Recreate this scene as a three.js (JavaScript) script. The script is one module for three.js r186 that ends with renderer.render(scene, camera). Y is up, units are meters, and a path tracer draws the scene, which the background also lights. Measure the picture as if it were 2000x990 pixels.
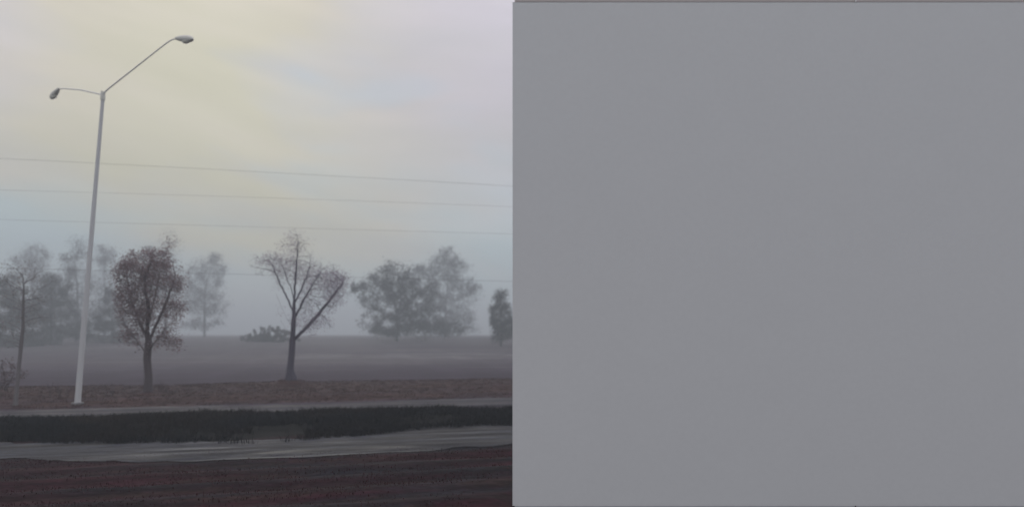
import * as THREE from 'three';
import { mergeGeometries } from 'three/addons/utils/BufferGeometryUtils.js';
import { ImprovedNoise } from 'three/addons/math/ImprovedNoise.js';
import { RoundedBoxGeometry } from 'three/addons/geometries/RoundedBoxGeometry.js';

// ---------------------------------------------------------------- camera, sky, sun, haze, exposure
const EYE = 2.3, F = 1360, HORIZON = 652;                       // eye height (m); focal length and horizon row on a 2000 x 990 picture
const scene = new THREE.Scene();
const camera = new THREE.PerspectiveCamera(2 * Math.atan(495 / F) * 180 / Math.PI, 2000 / 990, 0.1, 4000);
camera.position.set(0, EYE, 0);                                 // level camera looking down -z, lens shifted up
camera.setViewOffset(2000, 990, 0, 495 - HORIZON, 2000, 990);

camera.focus = 9.31; camera.userData.fStop = 0.6;
const renderer = new THREE.WebGLRenderer();
renderer.toneMapping = THREE.LinearToneMapping;
renderer.toneMappingExposure = 1;
renderer.shadowMap.enabled = true;

const perlin = new ImprovedNoise();
const n3 = (x, y, z) => perlin.noise(x + 31.7, y + 11.3, z + 57.1);
const fbm = (x, y, z, o = 4) => { let a = 0, w = 0.5, k = 1; for (let i = 0; i < o; i++) { a += w * n3(x * k, y * k, z * k); w *= 0.5; k *= 2.03; } return a; };
const mix = (a, b, t) => a + (b - a) * t;
const sst = (a, b, x) => { const t = Math.min(1, Math.max(0, (x - a) / (b - a))); return t * t * (3 - 2 * t); };
const SUN = new THREE.Vector3(-0.388, 0.29, -0.88).normalize();

function skyTexture() {
  const W = 2048, H = 1024, data = new Float32Array(W * H * 4);
  for (let j = 0; j < H; j++) for (let i = 0; i < W; i++) {
    const th = ((j + 0.5) / H - 0.5) * Math.PI, ph = ((i + 0.5) / W - 0.5) * 2 * Math.PI;
    const x = Math.cos(th) * Math.cos(ph), y = Math.sin(th), z = Math.cos(th) * Math.sin(ph);
    const up = Math.max(0, y);
    // overcast sky, brighter towards the zenith
    let L = 0.47 + 0.53 * up - 0.17 * up * up + 0.28 * up * up * up;
    // thin layered stratus, drawn out along the horizon
    const warp = 0.06 * fbm(x * 2.1, y * 3, z * 2.1, 3), yy = y + warp + 0.08 * x;
    const streak = fbm(x * 2.4, yy * 13, z * 2.4, 5), soft = fbm(x * 2.2 + 9, yy * 5, z * 2.2, 4), veil = fbm(x * 6, yy * 52, z * 6, 3), tint = fbm(x * 2.8 + 3, yy * 8, z * 2.8 + 5, 4);
    L *= 1 + 0.15 * streak + 0.12 * soft + 0.06 * veil;
    // warm milky sun glow behind the cloud
    const c = x * SUN.x + y * SUN.y + z * SUN.z, glow = Math.exp((c - 1) * 32);
    L *= 1 + 0.05 * glow;
    const clamp = (v) => Math.min(1, Math.max(0, v));
    const cool = clamp((1 - up / 0.33) * 1.2 + 2.4 * tint - 0.5 * glow), warm = clamp(glow * (0.95 - 2.2 * tint + 1.4 * streak));
    const lilac = clamp(sst(0.12, 0.34, up) * (1 - 0.9 * glow) + 0.8 * streak * sst(0.1, 0.2, up));
    let r = 1.0, g = 1.0, b = 1.0;
    r += -0.14 * cool + 0.06 * warm + 0.012 * lilac; g += 0.022 * cool + 0.015 * warm - 0.038 * lilac; b += 0.085 * cool - 0.21 * warm + 0.085 * lilac;
    const k = (j * W + i) * 4;
    data[k] = L * r; data[k + 1] = L * g; data[k + 2] = L * b; data[k + 3] = 1;
  }
  const t = new THREE.DataTexture(data, W, H, THREE.RGBAFormat, THREE.FloatType);
  t.mapping = THREE.EquirectangularReflectionMapping; t.magFilter = t.minFilter = THREE.LinearFilter; t.needsUpdate = true;
  return t;
}
scene.background = scene.environment = skyTexture();

const sun = new THREE.DirectionalLight(new THREE.Color(1, 0.95, 0.86), 1.4);
sun.position.copy(SUN).multiplyScalar(120); sun.castShadow = true; sun.shadow.radius = 60;
sun.shadow.mapSize.set(2048, 2048);
Object.assign(sun.shadow.camera, { left: -80, right: 80, top: 80, bottom: -80, near: 1, far: 320 });
scene.add(sun, sun.target);

scene.fog = new THREE.FogExp2(new THREE.Color(0.88, 0.965, 1.0), 0.0045);

// ---------------------------------------------------------------- helpers
let seed = 20240;
const rnd = () => { seed |= 0; seed = seed + 0x6D2B79F5 | 0; let t = Math.imul(seed ^ seed >>> 15, 1 | seed); t = t + Math.imul(t ^ t >>> 7, 61 | t) ^ t; return ((t ^ t >>> 14) >>> 0) / 4294967296; };
const rr = (a, b) => a + (b - a) * rnd();
const V = (x, y, z) => new THREE.Vector3(x, y, z);
const used = {};
function numbered(n) { const k = used[n] = (used[n] ?? -1) + 1; return k ? `${n}_${String(k).padStart(3, '0')}` : n; }
const mat = (r, g, b, rough = 0.9, extra = {}) => new THREE.MeshStandardMaterial({ color: new THREE.Color().setRGB(r, g, b), roughness: rough, ...extra });
function thing(name, label, category, pos, group) {
  const o = new THREE.Group(); o.name = numbered(name); o.position.copy(pos); o.userData = { label, category };
  if (group) o.userData.group = group;
  scene.add(o); return o;
}
function part(name, geo, material, parent, extra) {
  const m = new THREE.Mesh(geo, material); m.name = name; m.castShadow = m.receiveShadow = true;
  if (extra) Object.assign(m.userData, extra);
  parent.add(m); return m;
}
function structure(name, geo, material) { const m = part(name, geo, material, scene, { kind: 'structure' }); return m; }

// ---------------------------------------------------------------- terrain
// s runs away from the camera across the bands of the ground, u along them (they climb slightly to the right)
const TILT = 0.27, sOf = (x, d) => d - TILT * Math.max(-40, Math.min(15, x));
function height(x, z) {
  const d = -z, s = sOf(x, d);
  let h = 1.55 * sst(42, 150, d) + 0.35 * sst(60, 400, d) * fbm(x * 0.012, 0, d * 0.012, 2);
  h += 0.13 * sst(17.7, 18.7, s) * (1 - sst(20.6, 22.0, s)) * (0.8 + 0.8 * n3(x * 0.35, 2, d * 0.35));     // grass verge
  h += 0.12 * sst(25.2, 27.2, s) * (1 - sst(33, 38, s)) * (1 + 0.9 * n3(x * 0.22, 5, d * 0.22));            // planted bank
  h += 0.22 * Math.exp(-((x + 9.66) ** 2 / 0.5 + (d - 30.4) ** 2 / 0.35));                                  // earth heaped round the bare tree
  h += 0.10 * Math.exp(-((x + 13.3) ** 2 / 0.7 + (d - 25.4) ** 2 / 0.5));
  const near = (1 - sst(40, 70, d)) * (1 - sst(-0.4, 0.2, x) * (1 - sst(1.2, 2.5, Math.abs(d - 9.2))));
  const furrow = (1 - sst(13.6, 15.0, s)) * sst(3, 6, d) + 0.12 * sst(25, 27, s);
  h += near * (0.028 * furrow * Math.sin((s + 0.18 * n3(x * 0.3, 1, d * 0.6)) * 6.5) + 0.03 * fbm(x * 0.9, 3, d * 1.5, 3) * (0.2 + furrow));
  h -= 0.075 * sst(-0.25, 0.1, x) * (1 - sst(0.5, 1.2, Math.abs(d - 9.2)));
  return h;
}
const onGround = (x, z, lift = 0) => V(x, height(x, z) + lift, z);
const fromPicture = (px, py, d) => V((px - 1000) / F * d, EYE + (HORIZON - py) / F * d, -d);

// fine grain textures (tileable by mirrored repeat, uv in metres)
function grainTexture(size, fn, srgb = true) {
  const data = new Uint8Array(size * size * 4);
  for (let j = 0; j < size; j++) for (let i = 0; i < size; i++) {
    const c = fn(i / size, j / size), k = (j * size + i) * 4;
    data[k] = 255 * Math.min(1, Math.max(0, c[0])); data[k + 1] = 255 * Math.min(1, Math.max(0, c[1])); data[k + 2] = 255 * Math.min(1, Math.max(0, c[2])); data[k + 3] = 255;
  }
  const t = new THREE.DataTexture(data, size, size); t.wrapS = t.wrapT = THREE.MirroredRepeatWrapping;
  t.magFilter = THREE.LinearFilter; t.minFilter = THREE.LinearMipmapLinearFilter; t.generateMipmaps = true;
  if (srgb) t.colorSpace = THREE.SRGBColorSpace; t.needsUpdate = true; return t;
}
const soilMap = grainTexture(1024, (u, v) => {
  const s = fbm(u * 5, 1, v * 34, 5), g = fbm(u * 60, 2, v * 90, 3), q = 0.74 + 0.42 * s + 0.35 * g;
  return [q, q * (0.985 + 0.06 * s), q * (0.99 + 0.1 * g)];
});
const soilBump = grainTexture(1024, (u, v) => { const q = 0.5 + 0.5 * fbm(u * 40, 7, v * 60, 4) + 0.4 * fbm(u * 6, 8, v * 30, 3); return [q, q, q]; }, false);
soilMap.repeat.set(1 / 9, 1 / 9); soilBump.repeat.set(1 / 3.5, 1 / 3.5);

function axis(lo, fineLo, fineHi, hi, step, grow) {
  const a = []; for (let x = fineLo; x <= fineHi; x += step) a.push(x);
  let st = step, x = a[a.length - 1]; while (x < hi) { st *= grow; x += st; a.push(x); }
  st = step; x = fineLo; while (x > lo) { st *= grow; x -= st; a.unshift(x); }
  return a;
}
function sheet(xs, ds, yAt, colourAt, zAt) {
  const nx = xs.length, nd = ds.length, pos = new Float32Array(nx * nd * 3), col = new Float32Array(nx * nd * 3), uv = new Float32Array(nx * nd * 2), idx = [];
  for (let j = 0; j < nd; j++) for (let i = 0; i < nx; i++) {
    const k = j * nx + i, x = xs[i], d = zAt ? zAt(x, ds[j]) : ds[j];
    pos[3 * k] = x; pos[3 * k + 1] = yAt(x, -d); pos[3 * k + 2] = -d;
    uv[2 * k] = x + 0.25 * d; uv[2 * k + 1] = sOf(x, d);
    const c = colourAt(x, d); col[3 * k] = c[0]; col[3 * k + 1] = c[1]; col[3 * k + 2] = c[2];
    if (i && j) idx.push(k - nx - 1, k - nx, k, k - nx - 1, k, k - 1);
  }
  const g = new THREE.BufferGeometry();
  g.setAttribute('position', new THREE.BufferAttribute(pos, 3)); g.setAttribute('color', new THREE.BufferAttribute(col, 3)); g.setAttribute('uv', new THREE.BufferAttribute(uv, 2));
  g.setIndex(idx); g.computeVertexNormals(); return g;
}
const lerp3 = (a, b, t) => [mix(a[0], b[0], t), mix(a[1], b[1], t), mix(a[2], b[2], t)];
// earth colours, in streaks with ragged edges
const C = { maroon: [0.042, 0.0105, 0.0170], brown: [0.054, 0.030, 0.027], slate: [0.022, 0.0195, 0.0270], black: [0.006, 0.0065, 0.0065], bank: [0.092, 0.052, 0.047], mauve: [0.070, 0.052, 0.078], field: [0.105, 0.088, 0.112], frost: [0.36, 0.37, 0.38] };
const dip = (x) => 1.2 * Math.exp(-(((x + 5.4) / 3.0) ** 2));           // where the verge spreads over the road
function groundColour(x, d) {
  const s = sOf(x, d), edge = 1.5 * fbm(x * 0.25, 4, d * 0.9, 5) + dip(x) * (1 - sst(18.5, 20, s)), q = s + edge;
  const st = fbm(x * 0.17, 6, s * 1.1, 5), st2 = fbm(x * 0.3 + 7, 9, s * 4.2, 4);
  let c = lerp3(C.maroon, C.slate, sst(-0.12, 0.22, st + 0.35 * st2));
  c = lerp3(c, C.brown, sst(0.08, 0.3, st2));
  c = lerp3(c, C.black, sst(17.6, 18.0, q) * (1 - sst(21.4, 22, q)));
  c = lerp3(c, C.mauve, sst(21.4, 22.0, q));
  c = lerp3(c, C.bank, sst(24.8, 25.6, q) * (1 - sst(33.5, 35, q)) * (0.65 + 0.35 * sst(-0.1, 0.1, st)));
  c = lerp3(c, C.field, sst(40, 60, q + 12 * st));
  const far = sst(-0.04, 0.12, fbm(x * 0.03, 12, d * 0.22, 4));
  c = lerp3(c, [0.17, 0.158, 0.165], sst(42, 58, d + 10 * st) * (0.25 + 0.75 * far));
  const fr = sst(0.02, 0.1, fbm(x * 0.16, 14, d * 0.7, 4)) * Math.exp(-(((d - 66) / 7) ** 2)) * sst(-24, -16, x) ;
  c = lerp3(c, C.frost, 0.75 * fr);
  return c;
}
{
  const xs = axis(-1100, -34, 14, 900, 0.16, 1.13), ds = axis(-60, 7, 44, 1500, 0.12, 1.035);
  const g = sheet(xs, ds, height, groundColour);
  structure('ground', g, new THREE.MeshPhysicalMaterial({ vertexColors: true, map: soilMap, bumpMap: soilBump, bumpScale: 0.012, roughness: 1, specularIntensity: 0.12 }));
}
// wet road and the cart track beyond the verge, each a strip laid over the ground
const wetRough = grainTexture(512, (u, v) => { const q = 0.85 + 0.5 * fbm(u * 4, 3, v * 22, 4); return [q, q, q]; }, false); wetRough.repeat.set(1 / 8, 1 / 8);
function strip(name, s0, s1, ragged, lift, colour, material, near = () => 0, far = () => 0) {
  const xs = axis(-160, -34, 14, 160, 0.2, 1.1), n = 28, ts = []; for (let i = 0; i <= n; i++) ts.push(i / n);
  const sAt = (x, t) => { const fine = 0.7 * fbm(x * 0.9, 60 + s0, 1, 5), a = s0 + near(x) + ragged * fbm(x * 0.16, 20 + s0, 1, 5) + fine, b = s1 - far(x) + ragged * fbm(x * 0.16, 40 + s0, 1, 5) - fine; return mix(a, b, t) + TILT * Math.max(-40, Math.min(15, x)); };
  const g = sheet(xs, ts, (x, z) => height(x, z) + lift, colour, sAt);
  return structure(name, g, material);
}
strip('road', 14.6, 17.8, 1.1, 0.014, (x, d) => { const st = fbm(x * 0.12, 30, sOf(x, d) * 2.2, 4); return lerp3([0.022, 0.022, 0.028], [0.046, 0.050, 0.064], sst(-0.12, 0.14, st)); },
  new THREE.MeshPhysicalMaterial({ vertexColors: true, map: soilMap, roughness: 1, roughnessMap: wetRough, bumpMap: soilBump, bumpScale: 0.012, specularIntensity: 0.35 }), (x) => 1.1 * (1 - sst(-9, -2, x)) - 0.9 * dip(x), dip);
strip('track', 22.5, 24.7, 1.0, 0.014, (x, d) => { const st = fbm(x * 0.15, 33, sOf(x, d) * 2.4, 4); return lerp3([0.036, 0.031, 0.046], [0.060, 0.060, 0.078], sst(-0.12, 0.14, st)); },
  new THREE.MeshPhysicalMaterial({ vertexColors: true, map: soilMap, roughness: 1, roughnessMap: wetRough, bumpMap: soilBump, bumpScale: 0.015, specularIntensity: 0.3 }));

// ---------------------------------------------------------------- the tall grey wall on the right
{
  const D = 9.31, left = 0.0075, W = 4.593, top = 6.735, base = height(2.3, -D), plinth = 0.001;
  const o = thing('grey_wall', 'tall smooth plain grey wall standing on the ground, filling the right half of the view', 'wall', V(left, 0, -D));
  const paint = grainTexture(512, (u, v) => { const q = 0.985 + 0.006 * fbm(u * 6, 3, v * 6, 4) + 0.012 * fbm(u * 70, 4, v * 70, 2); return [q, q, q]; }); paint.repeat.set(1 / 4, 1 / 4);
  const wall = new THREE.MeshStandardMaterial({ color: new THREE.Color().setRGB(0.785, 0.805, 0.782), roughness: 0.92, map: paint });
  const slab = new THREE.BoxGeometry(2 * W, top - plinth, 0.3);
  { const p = slab.attributes.position, u = slab.attributes.uv; for (let i = 0; i < p.count; i++) u.setXY(i, p.getX(i) + p.getZ(i), p.getY(i)); }
  slab.translate(W, (top + plinth) / 2, -0.15);
  part('panel', slab, wall, o);
  const cop = mat(0.60, 0.545, 0.52, 0.8), skirt = mat(0.55, 0.555, 0.565, 0.85), pale = mat(0.93, 0.92, 0.9, 0.8), dark = mat(0.012, 0.011, 0.013, 0.95);
  for (let k = 0; k < 2; k++) {
    const x0 = k * W + (k ? 0.008 : 0.028), x1 = (k + 1) * W - 0.006;
    const c = new RoundedBoxGeometry(x1 - x0, 0.14, 0.3, 2, 0.006); c.translate((x0 + x1) / 2, top + 0.0705, -0.145); part('coping', c, cop, o);
    const s = new RoundedBoxGeometry(x1 - x0, 0.4 + plinth, 0.04, 2, 0.004); s.translate((x0 + x1) / 2, plinth - (0.4 + plinth) / 2 - 0.001, -0.022); part('plinth', s, skirt, o);
  }
  const j = new THREE.BoxGeometry(0.0138, 0.139, 0.02); j.translate(W + 0.001, top + 0.071, 0.0); part('joint', j, pale, o, { label: 'pale upright joint between the coping lengths' });
  const j2 = new THREE.BoxGeometry(0.0138, 0.2, 0.02); j2.translate(W + 0.001, plinth - 0.1015, -0.0105); part('joint', j2, dark, o, { label: 'dark gap between the plinth lengths' });
}

// ---------------------------------------------------------------- tube and lathe helpers
function tube(points, radii, sides = 6, cap = true) {
  const n = points.length, pos = [], idx = [], nor = [];
  const t = V(), a = V(), b = V(), prev = V(0.31, 0.2, 0.93);
  for (let i = 0; i < n; i++) {
    t.subVectors(points[Math.min(i + 1, n - 1)], points[Math.max(i - 1, 0)]).normalize();
    a.crossVectors(t, prev); if (a.lengthSq() < 1e-4) a.crossVectors(t, V(1, 0, 0)); a.normalize(); b.crossVectors(a, t).normalize(); prev.copy(b);
    for (let k = 0; k < sides; k++) {
      const w = k / sides * 2 * Math.PI, c = Math.cos(w), s = Math.sin(w), x = a.x * c + b.x * s, y = a.y * c + b.y * s, z = a.z * c + b.z * s, r = radii[i];
      pos.push(points[i].x + x * r, points[i].y + y * r, points[i].z + z * r); nor.push(x, y, z);
      if (i) { const p = (i - 1) * sides + k, q = (i - 1) * sides + (k + 1) % sides; idx.push(p, p + sides, q, q, p + sides, q + sides); }
    }
  }
  if (cap) for (const [row, flip] of [[0, 1], [n - 1, 0]]) for (let k = 1; k < sides - 1; k++) { const o = row * sides; flip ? idx.push(o, o + k, o + k + 1) : idx.push(o, o + k + 1, o + k); }
  const g = new THREE.BufferGeometry();
  g.setAttribute('position', new THREE.Float32BufferAttribute(pos, 3)); g.setAttribute('normal', new THREE.Float32BufferAttribute(nor, 3)); g.setIndex(idx); return g;
}

// ---------------------------------------------------------------- trees
// Branches grow towards points scattered through the crown; thickness follows what each branch carries.
function growTree({ base, trunk, blobs, points, step, reach, kill, tip, trunkR, power = 2.3, wobble = 0.12, arms = [], up = 0 }) {
  const att = [];
  for (const b of blobs) for (let i = 0, n = Math.round(points * b.w); i < n; i++) {
    let x, y, z, q; do { x = rr(-1, 1); y = rr(-1, 1); z = rr(-1, 1); q = x * x + y * y + z * z; } while (q > 1);
    const bump = 1 + 0.25 * n3(x * 2 + b.x, y * 2 + b.y, z * 2 + b.z * 3);
    att.push({ p: V(b.x + x * b.rx * bump, b.y + y * b.ry * bump, b.z + z * b.rz * bump), d: 1e9, n: -1 });
  }
  const nodes = [];
  const add = (p, parent) => {
    const i = nodes.length; nodes.push({ p, parent, kids: [], r: 0 }); if (parent >= 0) nodes[parent].kids.push(i);
    for (const a of att) if (!a.dead) { const d = a.p.distanceToSquared(p); if (d < kill * kill) a.dead = true; else if (d < a.d) { a.d = d; a.n = i; } }
    return i;
  };
  for (let i = 0; i < trunk.length - 1; i++) {
    const L = Math.max(1, Math.round(trunk[i].distanceTo(trunk[i + 1]) / step));
    for (let k = i ? 1 : 0; k <= L; k++) add(trunk[i].clone().lerp(trunk[i + 1], k / L), nodes.length - 1);
  }
  const trunkCount = nodes.length;
  for (const arm of arms) {
    let at = 0, best = 1e9; nodes.forEach((q, i) => { const e = q.p.distanceToSquared(arm[0]); if (e < best) { best = e; at = i; } });
    const c = new THREE.CatmullRomCurve3([nodes[at].p.clone(), ...arm.slice(1)]), L = Math.max(2, Math.round(c.getLength() / step));
    for (let k = 1; k <= L; k++) at = add(c.getPoint(k / L).add(V(rr(-1, 1), rr(-1, 1), rr(-1, 1)).multiplyScalar(step * 0.12)), at);
  }
  for (let it = 0; it < 160; it++) {
    const pull = new Map();
    for (const a of att) if (!a.dead && a.n >= 0 && a.d < reach * reach) { const v = pull.get(a.n) ?? pull.set(a.n, V(0, 0, 0)).get(a.n); v.add(V().subVectors(a.p, nodes[a.n].p).normalize()); }
    if (!pull.size) break;
    for (const [i, v] of pull) {
      const nd = nodes[i]; if (nd.kids.length > 3) continue;
      const dir = v.normalize(); if (nd.parent >= 0) dir.addScaledVector(V().subVectors(nd.p, nodes[nd.parent].p).normalize(), 0.45);
      dir.add(V(rr(-1, 1), rr(-1, 1), rr(-1, 1)).multiplyScalar(wobble)); dir.y += up; dir.normalize();
      add(nd.p.clone().addScaledVector(dir, step * rr(0.8, 1.15)), i);
    }
    for (const a of att) if (!a.dead && a.n >= 0 && nodes[a.n].kids.length > 3) { a.d = 1e9; nodes.forEach((q, i) => { if (q.kids.length < 3) { const d = a.p.distanceToSquared(q.p); if (d < a.d) { a.d = d; a.n = i; } } }); }
  }
  for (let i = nodes.length - 1; i >= 0; i--) { const n = nodes[i]; n.r = n.kids.length ? Math.pow(n.kids.reduce((s, k) => s + Math.pow(nodes[k].r, power), 0), 1 / power) : tip; }
  const gamma = Math.log(trunkR / tip) / Math.log(nodes[0].r / tip);
  for (const n of nodes) n.r = tip * Math.pow(n.r / tip, gamma);
  // chains
  const limbs = [], trunkPts = nodes.slice(0, trunkCount);
  const chain = (from, first, out) => {
    const pts = [nodes[from].p], rad = [Math.min(nodes[from].r, nodes[first].r * 1.25)]; let i = first;
    for (;;) {
      pts.push(nodes[i].p); rad.push(nodes[i].r);
      const ks = nodes[i].kids; if (!ks.length) break;
      let m = ks[0]; for (const k of ks) if (nodes[k].r > nodes[m].r) m = k;
      for (const k of ks) if (k !== m) chain(i, k, out);
      i = m;
    }
    const r = Math.max(...rad); out.push(tube(pts.map(p => p.clone().sub(base)), rad, r > 0.04 ? 7 : r > 0.015 ? 5 : 3, false));
  };
  for (let i = 0; i < trunkCount; i++) for (const k of nodes[i].kids) if (k >= trunkCount) { const out = []; chain(i, k, out); limbs.push(mergeGeometries(out)); }
  return { nodes, trunkCount, limbs, trunkPts };
}
function leafGeometry(nodes, from, { count, size, spread, base, droop = 0.2, keep, flat = 0, clump = 0, gap = -0.1 }) {
  const tips = nodes.filter((n, i) => i >= from && n.r < keep && (!clump || n3(n.p.x * clump, n.p.y * clump, n.p.z * clump) > gap + rr(-0.12, 0.12))), pos = [], nor = [], col = [];
  const a = V(), b = V(), c = V(), nn = V();
  for (let i = 0; i < count && tips.length; i++) {
    const n = tips[Math.floor(rnd() * tips.length)].p, x = n.x + rr(-1, 1) * spread - base.x, y = n.y + rr(-1, 1) * spread * 0.8 - base.y, z = n.z + rr(-1, 1) * spread - base.z;
    const L = size * rr(0.6, 1.3), w = L * rr(0.35, 0.6);
    a.set(rr(-1, 1), rr(-1, 1) * (1 - flat) - droop, rr(-1, 1)).normalize(); b.set(rr(-1, 1), rr(-1, 1) * (1 - flat), rr(-1, 1)).cross(a).normalize(); nn.crossVectors(a, b).normalize();
    const P = [[0, 0], [0.5, 0.5], [1, 0], [0.5, -0.5]].map(([u, v]) => [x + a.x * u * L + b.x * v * w, y + a.y * u * L + b.y * v * w, z + a.z * u * L + b.z * v * w]);
    for (const k of [0, 2, 1, 0, 3, 2]) { pos.push(...P[k]); nor.push(nn.x, nn.y, nn.z); }
    const t = rr(0.65, 1.35), h = rr(-0.12, 0.12); for (let k = 0; k < 6; k++) col.push(t * (1 + h), t, t * (1 - h));
  }
  const g = new THREE.BufferGeometry(); g.setAttribute('position', new THREE.Float32BufferAttribute(pos, 3)); g.setAttribute('normal', new THREE.Float32BufferAttribute(nor, 3)); g.setAttribute('color', new THREE.Float32BufferAttribute(col, 3)); return g;
}
const leafMat = (r, g, b, through = 0.3) => new THREE.MeshPhysicalMaterial({ color: new THREE.Color().setRGB(r, g, b), vertexColors: true, roughness: 0.95, transmission: through, thickness: 0, side: THREE.DoubleSide });
const barkTex = grainTexture(256, (u, v) => { const q = 0.78 + 0.6 * fbm(u * 22, 5, v * 5, 4); return [q, q, q]; });
const bark = { brown: mat(0.085, 0.066, 0.07), slate: mat(0.075, 0.066, 0.092), pale: mat(0.17, 0.155, 0.155), far: mat(0.04, 0.042, 0.045) };

function plantTree(name, label, base, spec, barkMat, leaves, leafMaterial, group) {
  const o = thing(name, label, 'tree', base, group);
  const t = growTree({ base, ...spec });
  const local = t.trunkPts.map(n => n.p.clone().sub(base)), rad = t.trunkPts.map((n, i) => n.r * (1 + (spec.flare ?? 0.5) * Math.exp(-i * spec.step / 0.22)));
  local[0].y -= 0.12;
  part('trunk', tube(local, rad, 10), barkMat, o);
  if (spec.joinLimbs) { if (t.limbs.length) part('limbs', mergeGeometries(t.limbs), barkMat, o); }
  else for (const g of t.limbs) part('limb', g, barkMat, o);
  const sets = Array.isArray(leaves) ? leaves : [leaves];
  part('crown', mergeGeometries(sets.map(l => leafGeometry(t.nodes, t.trunkCount, { base, ...l }))), leafMaterial, o, { kind: 'stuff' });
  return o;
}
const blob = (px, py, d, wpx, hpx, w, depth = 1) => { const p = fromPicture(px, py, d); return { x: p.x, y: p.y, z: p.z, rx: wpx / 2 / F * d, ry: hpx / 2 / F * d, rz: wpx / 2 / F * d * depth, w }; };

// the dark leafy tree
{
  const d = 25.4, b = onGround(-13.3, -d, -0.02), P = (x, y, o = 0) => fromPicture(x, y, d + o);
  plantTree('leafy_tree', 'dark brown leafy tree with dense rounded crown on the bank', b, {
    trunk: [b.clone(), P(289, 735), P(286, 700), P(289, 668), P(285, 640, 0.1)],
    arms: [[P(286, 665), P(270, 625, 0.3), P(252, 575, 0.5), P(246, 530, 0.6)], [P(286, 645), P(288, 600, -0.3), P(282, 550, -0.4), P(296, 505, -0.3)], [P(288, 668), P(308, 625, -0.2), P(325, 585, 0), P(340, 545, 0.2)], [P(287, 650), P(294, 610, 0.6), P(306, 560, 0.9), P(312, 520, 0.8)], [P(288, 690), P(312, 655, -0.3), P(336, 628, -0.4)], [P(286, 695), P(262, 660, 0.2), P(240, 628, 0.2)]],
    blobs: [blob(268, 556, d, 90, 112, 0.9), blob(318, 552, d, 78, 86, 0.5), blob(300, 512, d - 0.2, 84, 44, 0.4), blob(256, 535, d + 0.3, 60, 76, 0.4), blob(332, 600, d, 46, 60, 0.16), blob(286, 615, d, 96, 70, 0.3), blob(322, 645, d, 54, 56, 0.09), blob(256, 650, d, 56, 60, 0.1), blob(330, 478, d, 16, 40, 0.025), blob(347, 548, d, 30, 24, 0.05), blob(234, 590, d, 26, 50, 0.06), blob(330, 675, d, 44, 30, 0.05), blob(352, 605, d, 20, 26, 0.03), blob(276, 496, d, 44, 18, 0.06)],
    points: 330, step: 0.12, reach: 1.4, kill: 0.15, tip: 0.005, trunkR: 0.13, power: 2.2, up: 0.1
  }, bark.brown, [{ count: 17000, size: 0.07, spread: 0.19, keep: 0.03, clump: 1.6, gap: -0.14 }, { count: 6000, size: 0.05, spread: 0.36, keep: 0.012, clump: 1.1, gap: 0 }], leafMat(0.205, 0.148, 0.155, 0.5));
}
// the bare tree
{
  const d = 30.4, b = onGround(-9.66, -d, -0.02), P = (x, y, o = 0) => fromPicture(x, y, d + o);
  plantTree('bare_tree', 'thin bare tree with forked trunk and wispy mauve twigs, roots in a low mound', b, {
    trunk: [b.clone(), P(566, 722), P(569, 690), P(571, 660), P(573, 620), P(574, 580, 0.1)],
    arms: [[P(574, 580), P(576, 545), P(579, 505), P(581, 462)], [P(571, 668), P(592, 645, 0.2), P(622, 612, 0.4), P(652, 575, 0.5), P(672, 548, 0.4)], [P(573, 625), P(588, 595, -0.3), P(606, 562, -0.6), P(628, 528, -0.7)], [P(573, 610), P(560, 582, 0.3), P(545, 552, 0.5), P(530, 515, 0.6)], [P(572, 640), P(560, 622, -0.3), P(546, 592, -0.5), P(538, 574, -0.5)], [P(573, 600), P(570, 570, -0.4), P(560, 545, -0.6), P(552, 520, -0.7)], [P(574, 590), P(590, 560, 0.5), P(602, 525, 0.8), P(606, 495, 0.9)], [P(571, 655), P(556, 640, 0.3), P(548, 625, 0.4)]],
    blobs: [blob(522, 520, d, 70, 50, 0.14), blob(552, 545, d, 40, 60, 0.05), blob(580, 500, d, 70, 90, 0.2), blob(634, 545, d, 70, 70, 0.36), blob(656, 562, d, 60, 60, 0.42), blob(622, 590, d, 80, 60, 0.3), blob(610, 632, d, 70, 40, 0.12), blob(600, 530, d + 0.5, 60, 60, 0.14)],
    points: 560, step: 0.14, reach: 1.3, kill: 0.14, tip: 0.0042, trunkR: 0.135, power: 2.3, flare: 1.3, up: 0.25
  }, bark.slate, [{ count: 13000, size: 0.052, spread: 0.28, keep: 0.010, droop: 0, clump: 0.9, gap: 0 }], leafMat(0.26, 0.205, 0.27, 0.45));
}
// slender young tree at the left edge
{
  const d = 21.9, b = onGround(-15.65, -d, -0.02), P = (x, y, o = 0) => fromPicture(x, y, d + o);
  plantTree('young_tree', 'slender pale young tree with leaning stem and sparse twigs at the left edge', b, {
    trunk: [b.clone(), P(33, 740), P(38, 690), P(43, 640), P(44, 590), P(45, 555)],
    blobs: [blob(40, 560, d, 110, 110, 0.5), blob(20, 640, d, 70, 90, 0.25), blob(70, 610, d, 70, 80, 0.2)],
    points: 420, step: 0.12, reach: 1.5, kill: 0.13, tip: 0.0035, trunkR: 0.055, power: 2.4, up: 0.3
  }, bark.pale, [{ count: 1500, size: 0.05, spread: 0.2, keep: 0.012 }], leafMat(0.24, 0.22, 0.21));
}
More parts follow.
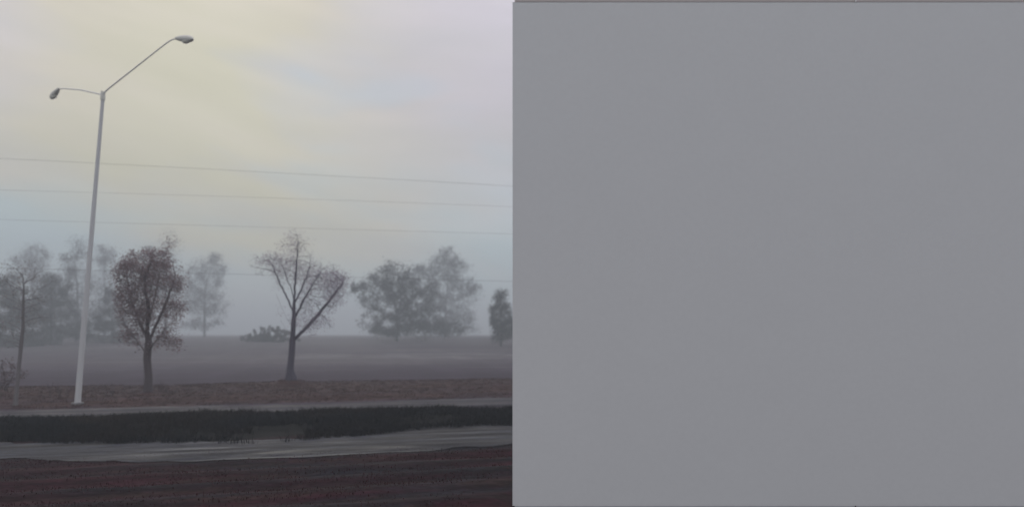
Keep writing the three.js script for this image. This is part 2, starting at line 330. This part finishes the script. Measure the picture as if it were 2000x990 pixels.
// trees standing in the mist beyond the field
const farLeaf = [leafMat(0.055, 0.062, 0.064), leafMat(0.06, 0.058, 0.062), leafMat(0.05, 0.06, 0.058)];
function mistTree(name, label, d, px, blobs, kind, leaves, size, group) {
  const x = (px - 1000) / F * d, b = onGround(x, -d, -0.05), top = Math.min(...blobs.map(q => q[1]));
  const mid = fromPicture(px, mix(665, top, 0.45), d), bl = blobs.map(([bx, by, w, h, wt, off = 0]) => blob(bx, by, d + off, w, h, wt, 0.8));
  const H = mid.y - b.y;
  plantTree(name, label, b, { trunk: [b.clone(), b.clone().lerp(mid, 0.5).add(V(0.1, 0, 0)), mid], blobs: bl, points: 170, step: H * 0.13, reach: H * 1.2, kill: H * 0.14, tip: 0.02, trunkR: Math.max(0.08, H * 0.035), joinLimbs: true, flare: 0.4 },
    bark.far, [{ count: Math.round(leaves * 2.6), size: size * 0.6, spread: H * 0.19, keep: 0.12 }, { count: Math.round(leaves * 0.9), size: size * 0.9, spread: H * 0.10, keep: 0.12, clump: 2.2 / H, gap: 0 }], farLeaf[kind], group);
}
const G = 'trees standing in the mist';
mistTree('misty_tree', 'broad dark grey tree, left of the paler giant near the grey wall', 112, 775, [[735, 570, 90, 70, 0.6], [775, 545, 95, 80, 0.8], [810, 590, 110, 100, 0.8], [790, 630, 170, 60, 0.6], [850, 640, 130, 40, 0.5], [760, 645, 130, 30, 0.25]], 0, 7500, 0.42, G);
mistTree('misty_tree', 'tall pale grey tree rising behind the broad dark one near the grey wall', 165, 870, [[875, 520, 80, 70, 0.7], [850, 560, 120, 100, 0.9], [905, 580, 70, 90, 0.5], [870, 620, 130, 60, 0.6], [880, 648, 120, 28, 0.3]], 0, 6500, 0.5, G);
mistTree('misty_tree', 'small pointed tree cut off by the edge of the grey wall', 92, 978, [[979, 582, 26, 36, 0.3], [978, 608, 44, 44, 0.6], [985, 638, 60, 50, 0.7], [980, 660, 50, 20, 0.2]], 2, 3200, 0.3, G);
mistTree('misty_tree', 'low spreading bush tree behind the bare tree, left of its trunk', 108, 528, [[500, 661, 70, 18, 0.5], [530, 653, 74, 34, 0.7], [556, 659, 60, 26, 0.5]], 1, 3600, 0.3, G);
mistTree('misty_tree', 'pale misty tree showing right behind the dark leafy tree', 170, 398, [[395, 540, 80, 70, 0.7], [420, 520, 40, 50, 0.3], [400, 590, 90, 60, 0.6], [395, 630, 80, 40, 0.25]], 1, 3200, 0.5, G);
mistTree('misty_tree', 'narrow misty tree whose tip shows above the dark leafy tree', 150, 322, [[330, 470, 26, 36, 0.3], [310, 500, 60, 50, 0.5], [318, 560, 70, 90, 0.6]], 1, 2600, 0.45, G);
mistTree('misty_tree', 'slim pale tree between the lamp post and the dark leafy tree', 175, 203, [[200, 500, 36, 46, 0.4], [205, 550, 50, 70, 0.5], [205, 610, 60, 70, 0.5]], 1, 2200, 0.5, G);
mistTree('misty_tree', 'slim tall tree standing just behind the lamp post', 140, 150, [[155, 485, 34, 30, 0.3], [142, 520, 50, 60, 0.5], [150, 570, 60, 80, 0.5], [148, 620, 70, 60, 0.4]], 1, 2600, 0.45, G);
mistTree('misty_tree', 'tall round topped pale tree over the young tree at left', 165, 62, [[58, 505, 70, 60, 0.6], [66, 550, 100, 80, 0.7], [60, 610, 110, 80, 0.6]], 1, 4200, 0.5, G);
mistTree('misty_tree', 'dark grey bushy tree left of the lamp post', 98, 98, [[104, 560, 60, 50, 0.5], [90, 595, 90, 70, 0.7], [110, 630, 110, 60, 0.7], [90, 660, 130, 36, 0.5]], 0, 5200, 0.34, G);
mistTree('misty_tree', 'dark grey bushy tree at the far left edge', 90, 22, [[10, 570, 60, 60, 0.5], [30, 605, 80, 70, 0.7], [10, 640, 100, 50, 0.6], [20, 668, 110, 30, 0.4]], 0, 4800, 0.34, G);
mistTree('misty_tree', 'low dark thicket tree between lamp post and leafy tree', 105, 218, [[205, 585, 44, 70, 0.4], [222, 628, 80, 60, 0.7], [185, 640, 70, 50, 0.5], [215, 660, 120, 26, 0.4]], 0, 3600, 0.34, G);

// bush by the foot of the young tree
{
  const b = onGround(-17.2, -23.6, -0.02), d = 23.6;
  const o = thing('bush', 'low reddish twiggy bush at the left edge beside the young tree', 'bush', b);
  const t = growTree({ base: b, trunk: [b.clone(), b.clone().add(V(0, 0.25, 0))], blobs: [{ x: b.x, y: b.y + 0.75, z: b.z, rx: 0.65, ry: 0.6, rz: 0.6, w: 1 }], points: 170, step: 0.1, reach: 1.2, kill: 0.12, tip: 0.004, trunkR: 0.03 });
  part('stems', mergeGeometries(t.limbs), bark.brown, o);
  part('foliage', leafGeometry(t.nodes, t.trunkCount, { base: b, count: 900, size: 0.07, spread: 0.08, keep: 0.02 }), leafMat(0.13, 0.10, 0.105), o, { kind: 'stuff' });
}

// ---------------------------------------------------------------- street lamp
{
  const b = onGround(-13.94, -22.3, 0), o = thing('street_lamp', 'tall pale double armed street lamp leaning slightly right', 'street lamp', b);
  const steel = new THREE.MeshStandardMaterial({ color: new THREE.Color().setRGB(0.60, 0.61, 0.60), roughness: 0.85 }), armM = mat(0.8, 0.8, 0.77, 0.9), headM = mat(0.74, 0.74, 0.66, 0.9), lensM = mat(0.75, 0.74, 0.62, 0.25);
  const L = (px, py, d) => fromPicture(px, py, d).sub(b);
  const top = L(200, 186, 22.3), at = t => V(0, 0, 0).lerp(top, t);
  part('pole', tube([V(0, -0.15, 0), at(0.02), at(0.3), at(0.65), at(1)], [0.095, 0.09, 0.08, 0.064, 0.05], 16), steel, o);
  const plate = new THREE.CylinderGeometry(0.17, 0.18, 0.04, 20); plate.translate(0, 0.035, 0); part('base_plate', plate, mat(0.2, 0.2, 0.2), o);
  part('bracket', tube([at(0.985), top.clone().add(V(0, 0.12, 0))], [0.075, 0.065], 14), headM, o);
  const arm = (pts) => { const c = new THREE.CatmullRomCurve3(pts, false, 'catmullrom', 0.35), p = c.getPoints(26); return tube(p, p.map((_, i) => mix(0.024, 0.015, i / 26)), 9); };
  const R1 = L(327, 82, 20.45), R2 = L(346, 75, 20.25), R3 = L(376, 76, 20.05), L1 = L(122, 173, 24.15), L2 = L(112, 175, 24.3), L3 = L(98, 192, 24.6);
  const start = top.clone().add(V(0, 0.02, 0));
  part('arm', arm([start, start.clone().lerp(R1, 0.08).add(V(0, 0.05, 0)), start.clone().lerp(R1, 0.5).add(V(0, 0.03, 0)), R1, R2]), armM, o);
  part('arm', arm([start, start.clone().lerp(L1, 0.1), start.clone().lerp(L1, 0.55).add(V(0, 0.04, 0)), L1, L2]), armM, o);
  for (const [p, q] of [[R2, R3], [L2, L3]]) {                   // cobra-head luminaires
    const dir = q.clone().sub(p), len = dir.length(), prof = [[-0.12, 0.04], [0, 0.055], [0.12, 0.07], [0.35, 0.09], [0.65, 0.1], [0.88, 0.08], [0.97, 0.05], [1, 0.012]];
    const pts = prof.map(([t]) => p.clone().addScaledVector(dir, t)), g = tube(pts, prof.map(v => v[1]), 14);
    const head = part('lamp_head', g, headM, o);
    const lens = new THREE.SphereGeometry(1, 16, 8, 0, Math.PI * 2, 0, Math.PI / 2); lens.scale(len * 0.28, 0.07, 0.08); lens.rotateX(Math.PI);
    lens.rotateY(Math.atan2(-dir.z, dir.x)); const mid = p.clone().addScaledVector(dir, 0.58); lens.translate(mid.x, mid.y - 0.065, mid.z);
    part('lens', lens, lensM, head);
  }
}

// ---------------------------------------------------------------- overhead wires
function wire(label, a, b, sag, r, material = wireMat, group = 'overhead wires') {
  const p = []; for (let i = 0; i <= 60; i++) { const t = i / 60, q = a.clone().lerp(b, t); q.y -= sag * 4 * t * (1 - t); p.push(q.sub(a)); }
  const m = part(numbered('overhead_wire'), tube(p, p.map(() => r), 5), material, scene); m.position.copy(a);
  m.userData = { label, category: 'wire', group }; return m;
}
const wireMat = mat(0.09, 0.09, 0.1, 0.8);
wire('topmost thin dark overhead wire crossing the sky', fromPicture(-900, 268, 27), fromPicture(1900, 423, 39), -0.25, 0.0050);
wire('second overhead wire from the top, level across the sky', fromPicture(-900, 352, 27), fromPicture(1900, 448, 39), -0.35, 0.0040);
wire('third overhead wire from the top, meeting the grey wall', fromPicture(-900, 402, 27), fromPicture(1900, 480, 39), 0.05, 0.0040);
wire('lowest overhead wire, passing through the tree crowns', fromPicture(-900, 500, 27), fromPicture(1900, 573, 39), 0, 0.0050);

// ---------------------------------------------------------------- grass, weeds
function tuftGeometry(blades, h, spread, lean) {
  const pos = [];
  for (let i = 0; i < blades; i++) {
    const a = rr(0, 6.283), r = spread * Math.sqrt(rnd()), x = Math.cos(a) * r, z = Math.sin(a) * r, L = h * rr(0.55, 1.1), w = 0.005 + 0.004 * rnd(), b = rr(0, 6.283), k = lean * rr(0.2, 1) * L, tx = Math.cos(b) * k, tz = Math.sin(b) * k, sx = -Math.sin(b + 0.6) * w, sz = Math.cos(b + 0.6) * w;
    const m = [x + tx * 0.35, L * 0.6, z + tz * 0.35], t = [x + tx, L, z + tz];
    pos.push(x - sx, -0.02, z - sz, x + sx, -0.02, z + sz, m[0] + sx * 0.8, m[1], m[2] + sz * 0.8, x - sx, -0.02, z - sz, m[0] + sx * 0.8, m[1], m[2] + sz * 0.8, m[0] - sx * 0.8, m[1], m[2] - sz * 0.8, m[0] - sx * 0.8, m[1], m[2] - sz * 0.8, m[0] + sx * 0.8, m[1], m[2] + sz * 0.8, ...t);
  }
  const g = new THREE.BufferGeometry(); g.setAttribute('position', new THREE.Float32BufferAttribute(pos, 3)); g.computeVertexNormals(); return g;
}
const grassMat = new THREE.MeshPhysicalMaterial({ color: 0xffffff, roughness: 1, specularIntensity: 0.15, side: THREE.DoubleSide });
function grass(name, label, count, geo, place, colour) {
  const m = new THREE.InstancedMesh(geo, grassMat, count), M = new THREE.Matrix4(), q = new THREE.Quaternion(), c = new THREE.Color();
  m.name = name; m.userData = { label, category: 'grass', kind: 'stuff' }; m.castShadow = m.receiveShadow = true;
  for (let i = 0; i < count; i++) {
    const [x, z, s] = place(); q.setFromAxisAngle(V(0, 1, 0), rr(0, 6.283));
    M.compose(onGround(x, z), q, V(s * rr(0.8, 1.3), s, s * rr(0.8, 1.3))); m.setMatrixAt(i, M);
    const k = colour(x, z); m.setColorAt(i, c.setRGB(k[0], k[1], k[2]));
  }
  scene.add(m); return m;
}
grass('verge_grass', 'dark rough grass along the verge behind the wet road', 17000, tuftGeometry(9, 0.17, 0.12, 0.7), () => {
  for (;;) { const x = rr(-24, 7), s = rr(15.8, 22.9), c = fbm(x * 0.4, 50, s * 0.6, 4), e = fbm(x * 0.32, 52, s * 0.3, 5); if (s < 17.5 + 1.3 * e - 1.05 * dip(x) || s > 21.7 + 5 * e) continue; if (rnd() > 0.62 + 2.6 * c - 0.5 * Math.exp(-(((x + 13.1) / 0.9) ** 2))) continue; return [x, -(s + TILT * x), rr(0.45, 1.1)]; }
}, (x, z) => { const t = rr(0.6, 1.5), k = sst(-0.1, 0.15, fbm(x * 0.3, 55, z * 0.3, 3)); const w = sst(-9, -12, x) * k; return [mix(0.0075, 0.013, k) * t + 0.014 * w * t, mix(0.0085, 0.0095, k) * t + 0.009 * w * t, mix(0.0105, 0.0085, k) * t]; });
grass('bank_grass', 'sparse brown grass on the planted bank', 9000, tuftGeometry(7, 0.075, 0.13, 0.9), () => { const x = rr(-26, 4), s = rr(25.2, 35); return [x, -(s + TILT * x), rr(0.4, 1.1)]; },
  () => { const t = rr(0.5, 1.3); return [0.075 * t, 0.046 * t, 0.042 * t]; });
grass('stubble', 'short maroon stubble on the dark ground in front', 5000, tuftGeometry(7, 0.03, 0.2, 1.4), () => { for (;;) { const x = rr(-13, 3), s = rr(8.2, 14.6), z = -(s + TILT * x * 0.6); if (x > -0.6 && z > -10.5) continue; if (rnd() > 0.5 + 2.5 * fbm(x * 0.3, 60, s * 1.5, 3)) continue; return [x, z, rr(0.3, 0.9)]; } },
  () => { const t = rr(0.5, 1.4); return [0.042 * t, 0.014 * t, 0.018 * t]; });
function weeds(label, spots) {
  const b = onGround(...spots[0], 0), o = thing('dry_weed', label, 'weed', b, 'dry weeds on the bank');
  for (const [x, z, h = 0.4] of spots) {
    const f = onGround(x, z, -0.02).sub(b), gs = [];
    for (let k = 0; k < 4; k++) { const e = V(rr(-0.14, 0.14), h * rr(0.6, 1.1), rr(-0.1, 0.1)), p = [f.clone(), f.clone().add(V(e.x * 0.3, e.y * 0.5, e.z * 0.3)), f.clone().add(e)]; gs.push(tube(p, [0.008, 0.006, 0.003], 4)); const l = p[1].clone().lerp(p[2], 0.4); gs.push(tube([l, l.clone().add(V(rr(-0.08, 0.08), 0.06, 0.02))], [0.004, 0.002], 3)); }
    part('stalk', mergeGeometries(gs), bark.brown, o);
  }
}
weeds('dry weed stalks on the bank left of the lamp post', [[-15.9, -23.6, 0.42], [-15.75, -23.7, 0.55], [-15.45, -23.7, 0.5], [-15.2, -23.8, 0.35]]);
weeds('dry weed stalks on the bank just right of the lamp post', [[-14.15, -24.2, 0.4], [-14.0, -24.3, 0.5], [-13.9, -24.2, 0.3]]);
weeds('dry weed stalks right beside the leafy tree trunk', [[-12.75, -25.3, 0.5], [-12.62, -25.4, 0.35]]);

scene.traverse(o => { if (o.isMesh) { o.castShadow = true; o.receiveShadow = true; } });
renderer.render(scene, camera);
